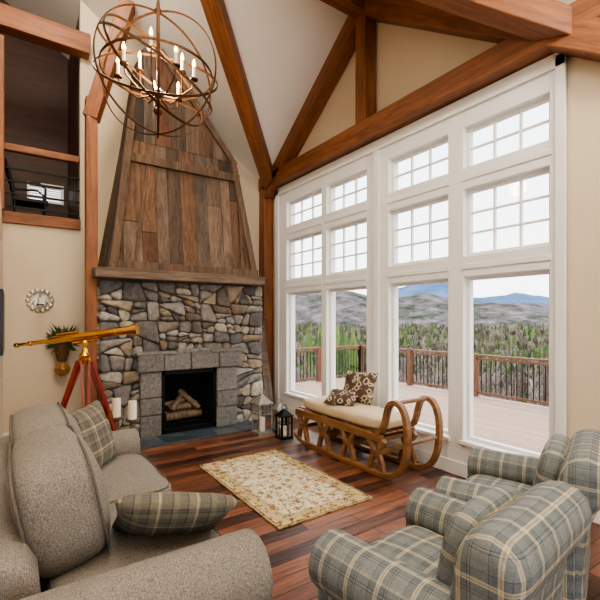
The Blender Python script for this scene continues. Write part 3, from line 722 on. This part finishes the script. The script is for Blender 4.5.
for k in range(9):
    a=2*math.pi*k/9; rr=.3 if k%3 else .2; zz=-.02 if k%3 else .12; o_=Vector((math.cos(a),math.sin(a),0))
    b.tube([CH+Vector((0,0,-.18))+o_*.01,CH+o_*rr*.5+Vector((0,0,-.22)),CH+o_*rr*.95+Vector((0,0,-.14)),CH+o_*rr+Vector((0,0,zz-.05))],.007,6)
    p=CH+o_*rr+Vector((0,0,zz)); b.cyl(p+Vector((0,0,-.055)),p+Vector((0,0,-.045)),.032); b.cyl(p+Vector((0,0,-.05)),p+Vector((0,0,.05)),.012,mi=2)
    b.lathe(p+Vector((0,0,.05)),(0,0,1),[(0,.006),(.015,.014),(.03,.014),(.055,.006),(.065,.002)],10,1)
chn=b.build('orb_chandelier',[M_bronze,M_bulb,M_candle])
def light(name,typ,loc,e,col,parent=None,size=.1,rot=(0,0,0),**k):
    l=bpy.data.lights.new(name,typ); l.energy=e; l.color=col
    if typ=='AREA': l.size=size
    else:
        try: l.shadow_soft_size=size
        except: pass
    for a,v in k.items(): setattr(l,a,v)
    o=bpy.data.objects.new(name,l); SC.collection.objects.link(o); o.location=loc; o.rotation_euler=rot
    if parent: o.parent=parent; o.location=Vector(loc)-Vector(parent.location)
    return o
light('chandelier_glow','POINT',CH+Vector((0,0,.02)),55,(1,.78,.5),chn,.12)
for i,(x,y) in enumerate(((2.6,.3),(2.2,-1.2),(.6,-.6),(.4,1.2),(-.3,2.6),(-1.8,.8),(.5,4.6))):  # added interior fill: made-up ceiling fixtures, each with a point lamp
    z=roof(x) if x>RX else roof(RX)-(RX-x)*SL
    b=MB(); b.cyl((x,y,z-.06),(x,y,z-.0),.09,.09,24); fx=b.build('added_fill_fixture',[M_white])
    light('fill_lamp_%d'%i,'POINT',(x,y,z-.32),88,(1,.91,.80),fx,.22)
# ------------------------------------------------------------ exterior
b=MB(); x=3.86
while x<8.95:
    g=R.uniform(.85,1.1); c=C(168,138,116); b.box((x,-4,-.29),(x+.135,9.7,-.25),0,(c[0]*g,c[1]*g,c[2]*g,1)); x+=.142
b.build('deck',[M_deck],smooth=False)
b=MB()
def railrun(p,q):
    p=Vector(p);q=Vector(q); Lr=(q-p).length; dd=(q-p).normalized(); s=Vector((-dd.y,dd.x,0))
    for z,h,w in((.70,.04,.11),(.62,.04,.035),(-.15,.04,.035)):
        b.sweep([p+Vector((0,0,z)),q+Vector((0,0,z))],s,w,h,0)
    n=int(Lr/.115)
    for i in range(n): 
        c=p+dd*(i+.5)*Lr/n; b.cyl(c+Vector((0,0,-.15)),c+Vector((0,0,.62)),.0115,n=5,mi=1)
    m=max(1,round(Lr/1.9))
    for i in range(m+1):
        c=p+dd*Lr*i/m; b.box((c.x-.06,c.y-.06,-.25),(c.x+.06,c.y+.06,.73),0)
railrun((8.8,-3.9,0),(8.8,9.55,0)); railrun((8.8,9.55,0),(3.95,9.55,0))
b.build('deck_railing',[M_rail,M_black],smooth=False)
fwd=math.radians(90-34.4)
def groundz(r):
    pts=[(0,-1.2),(9,-1.5),(20,-4.5),(45,-11),(90,-17),(150,-18),(260,-14),(420,-9),(600,-6)]
    for (a,za),(c,zc_) in zip(pts,pts[1:]):
        if r<=c: t=(r-a)/(c-a); return za+(zc_-za)*t
    return pts[-1][1]
def ground_mat(name,cs,scale,d=10,r=.75):
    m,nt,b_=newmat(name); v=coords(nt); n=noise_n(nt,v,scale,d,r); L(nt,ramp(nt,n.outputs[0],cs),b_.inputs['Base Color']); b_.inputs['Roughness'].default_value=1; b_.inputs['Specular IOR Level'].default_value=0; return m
b=MB(); na=60; rs=[6.5,9,12,16,20,25,32,42,60,90,120,150,200,260,330,400,460]
V=[]
for rr in rs:
    for i in range(na+1):
        a=math.radians(-75+190*i/na); x=rr*math.cos(a); y=rr*math.sin(a)
        z=groundz(rr)+noise.noise(Vector((x*.04,y*.04,0)))*(.8 if rr>20 else .15)
        if x<4.5 : z=min(z,-1.5)
        V.append((x,y,z))
b.add(V,[(k*(na+1)+i,k*(na+1)+i+1,(k+1)*(na+1)+i+1,(k+1)*(na+1)+i) for k in range(len(rs)-1) for i in range(na)])
b.build('ground',[ground_mat('forest_floor',[(.3,C(76,68,56)),(.5,C(106,96,80)),(.7,C(84,88,60))],.15)],origin=(0,0,0))
def ridge(name,tab,r0,r1,mat,base,rough):
    b=MB(); V=[]; n=200; rows=8
    for j in range(rows+1):
        f=j/rows
        for i in range(n+1):
            az=math.radians(-75+190*i/n); da=fwd-az
            uu=300+420*math.tan(max(-1.2,min(1.2,da)))
            if uu<=tab[0][0]: v=tab[0][1]
            elif uu>=tab[-1][0]: v=tab[-1][1]
            else:
                for (a,va),(c,vc) in zip(tab,tab[1:]):
                    if a<=uu<=c: tt=(uu-a)/(c-a); tt=tt*tt*(3-2*tt); v=va+(vc-va)*tt; break
            rr=r0+(r1-r0)*f; D=r1*max(.35,math.cos(da)); top=1.55+(318-v)/420*D
            z=base+(top-base)*math.sin(f*math.pi/2)**1.2; z+=noise.noise(Vector((math.cos(az)*rr*.012,math.sin(az)*rr*.012,f)))*rough*f
            V.append((rr*math.cos(az),rr*math.sin(az),z))
    b.add(V,[(k*(n+1)+i,k*(n+1)+i+1,(k+1)*(n+1)+i+1,(k+1)*(n+1)+i) for k in range(rows) for i in range(n)])
    return b.build(name,[mat],origin=(0,0,0))
ridge('wooded_hill',[(0,284),(280,288),(320,289),(345,291),(370,296),(395,296),(425,293),(455,300),(485,304),(520,305),(560,307),(700,300)],440,640,ground_mat('bare_woods_hillside',[(.38,C(50,62,46)),(.46,C(82,80,74)),(.54,C(106,98,98)),(.66,C(134,127,128))],.05),-12,5)
ridge('distant_mountain',[(0,300),(360,300),(395,289),(420,284),(440,281),(458,288),(475,299),(500,297),(517,293),(535,296),(560,300),(700,292)],900,1600,ground_mat('hazy_blue_mountain',[(.38,C(68,90,118)),(.62,C(100,120,148))],.01),0,6)  # distance haze is painted into the blue of the mountain material
b=MB(); G=[C(66,86,40),C(84,104,50),C(52,72,36),C(102,118,60),C(74,86,46)]; GB=[C(118,106,96),C(102,90,80),C(132,120,110),C(92,78,68)]
def conifer(x,y,z,h,w,col):
    n=5; v=[];f=[]; ly=4
    for k in range(ly):
        z0=z+h*(.12+.2*k); rr=w*(1-.2*k)*R.uniform(.85,1.1); z1=z0+h*.34; ph=R.uniform(0,1)
        base=len(v)
        for i in range(n): a=ph+i*2*math.pi/n; q=rr*(1 if i%2 else .75); v.append((x+math.cos(a)*q,y+math.sin(a)*q,z0+(0 if i%2 else h*.02)))
        v.append((x,y,min(z1,z+h))); f+=[(base+i,base+(i+1)%n,base+n) for i in range(n)]
    b.add(v,f,0,col)
def crown(x,y,z,h,col):
    for j in range(9):
        a=R.uniform(0,6.28); l=R.uniform(.4,1)*h*.28; p=Vector((x,y,z+h*R.uniform(.15,.45))); q=Vector((x+math.cos(a)*l,y+math.sin(a)*l,z+h*R.uniform(.7,1))); s=Vector((math.sin(a),-math.cos(a),0))*h*.03
        b.add([p,q-s*1.6,q+Vector((0,0,h*.04)),q+s*1.6],[(0,1,2,3)],0,col)
for k in range(7000):
    rr=50*(440/50)**(R.random()**.7); a=fwd+R.uniform(-.85,.5); x=rr*math.cos(a);y=rr*math.sin(a); h=R.uniform(4,7.5); g=R.uniform(.6,1.3)
    pat=noise.noise(Vector((x*.02,y*.02,3)))
    near=rr<110
    if R.random()<(.85 if near else .48+pat*.7):
        c=R.choice(GB); crown(x,y,groundz(rr)-.3,h,(c[0]*g,c[1]*g,c[2]*g,1))
    else:
        c=R.choice(G); conifer(x,y,groundz(rr)-.5,h,h*.25,(c[0]*g,c[1]*g,c[2]*g,1))
for k in range(420):
    rr=R.uniform(14,70); a=fwd+R.uniform(-.85,.5); x=rr*math.cos(a);y=rr*math.sin(a); z=groundz(rr)-.2; h=min(R.uniform(4.5,8),(-z)*R.uniform(.75,1.0)+.3)
    if x<10.2: continue
    q=C(130,117,106) if R.random()<.5 else C(84,70,60); tp=Vector((x+R.uniform(-.4,.4),y+R.uniform(-.4,.4),z+h)); bp=Vector((x,y,z)); wd=.02+.0009*rr
    b.cyl(bp,tp,wd*1.6,wd*.4,4,1,q,cap=False)
    for j in range(16):
        t=R.uniform(.2,.95); p=bp.lerp(tp,t); an=R.uniform(0,6.28); l=h*R.uniform(.12,.3)*(1.15-t); b.cyl(p,p+Vector((math.cos(an)*l*.7,math.sin(an)*l*.7,l)),wd*.6,wd*.25,3,1,q,cap=False)
for k in range(16):
    rr=R.uniform(45,80); a=fwd+R.uniform(-.13,.10); h=(-groundz(rr))+R.uniform(-2,1.5); c=R.choice(G); conifer(rr*math.cos(a),rr*math.sin(a),groundz(rr),h,h*.17,c)
b.build('forest',[colattr('conifer_needles',.95,.8,.7,1.3,0),colattr('bare_branch_bark',.95,3,.8,1.2,0)],smooth=False,origin=(0,0,0))
# ------------------------------------------------------------ world & sun
w=bpy.data.worlds.new('overcast_sky'); SC.world=w; w.use_nodes=True; nt=w.node_tree; bg=nt.nodes['Background']
tc=N(nt,'ShaderNodeTexCoord'); sp=N(nt,'ShaderNodeSeparateXYZ'); L(nt,tc.outputs['Generated'],sp.inputs[0])
n=noise_n(nt,tc.outputs['Generated'],2.5,5,.6)
c=ramp(nt,sp.outputs[2],[(0,C(244,244,244)),(.12,C(240,242,244)),(.5,C(224,231,240)),(1,C(204,217,235))])
c=mix(nt,.25,c,ramp(nt,n.outputs[0],[(.35,C(226,231,238)),(.65,C(250,250,250))]))
L(nt,c,bg.inputs[0]); bg.inputs[1].default_value=4.4
light('sun','SUN',(20,-10,30),1.6,(1,.95,.86),None,.1,(math.radians(48),0,math.radians(150)),angle=math.radians(8))
# ------------------------------------------------------------ camera
cam=bpy.data.cameras.new('camera'); co=bpy.data.objects.new('camera',cam); SC.collection.objects.link(co); SC.camera=co
co.location=(0,0,1.55); co.rotation_euler=(math.radians(90),0,math.radians(-34.4)); cam.sensor_width=36; cam.lens=25.2; cam.shift_y=.03; cam.clip_start=.05; cam.clip_end=5000
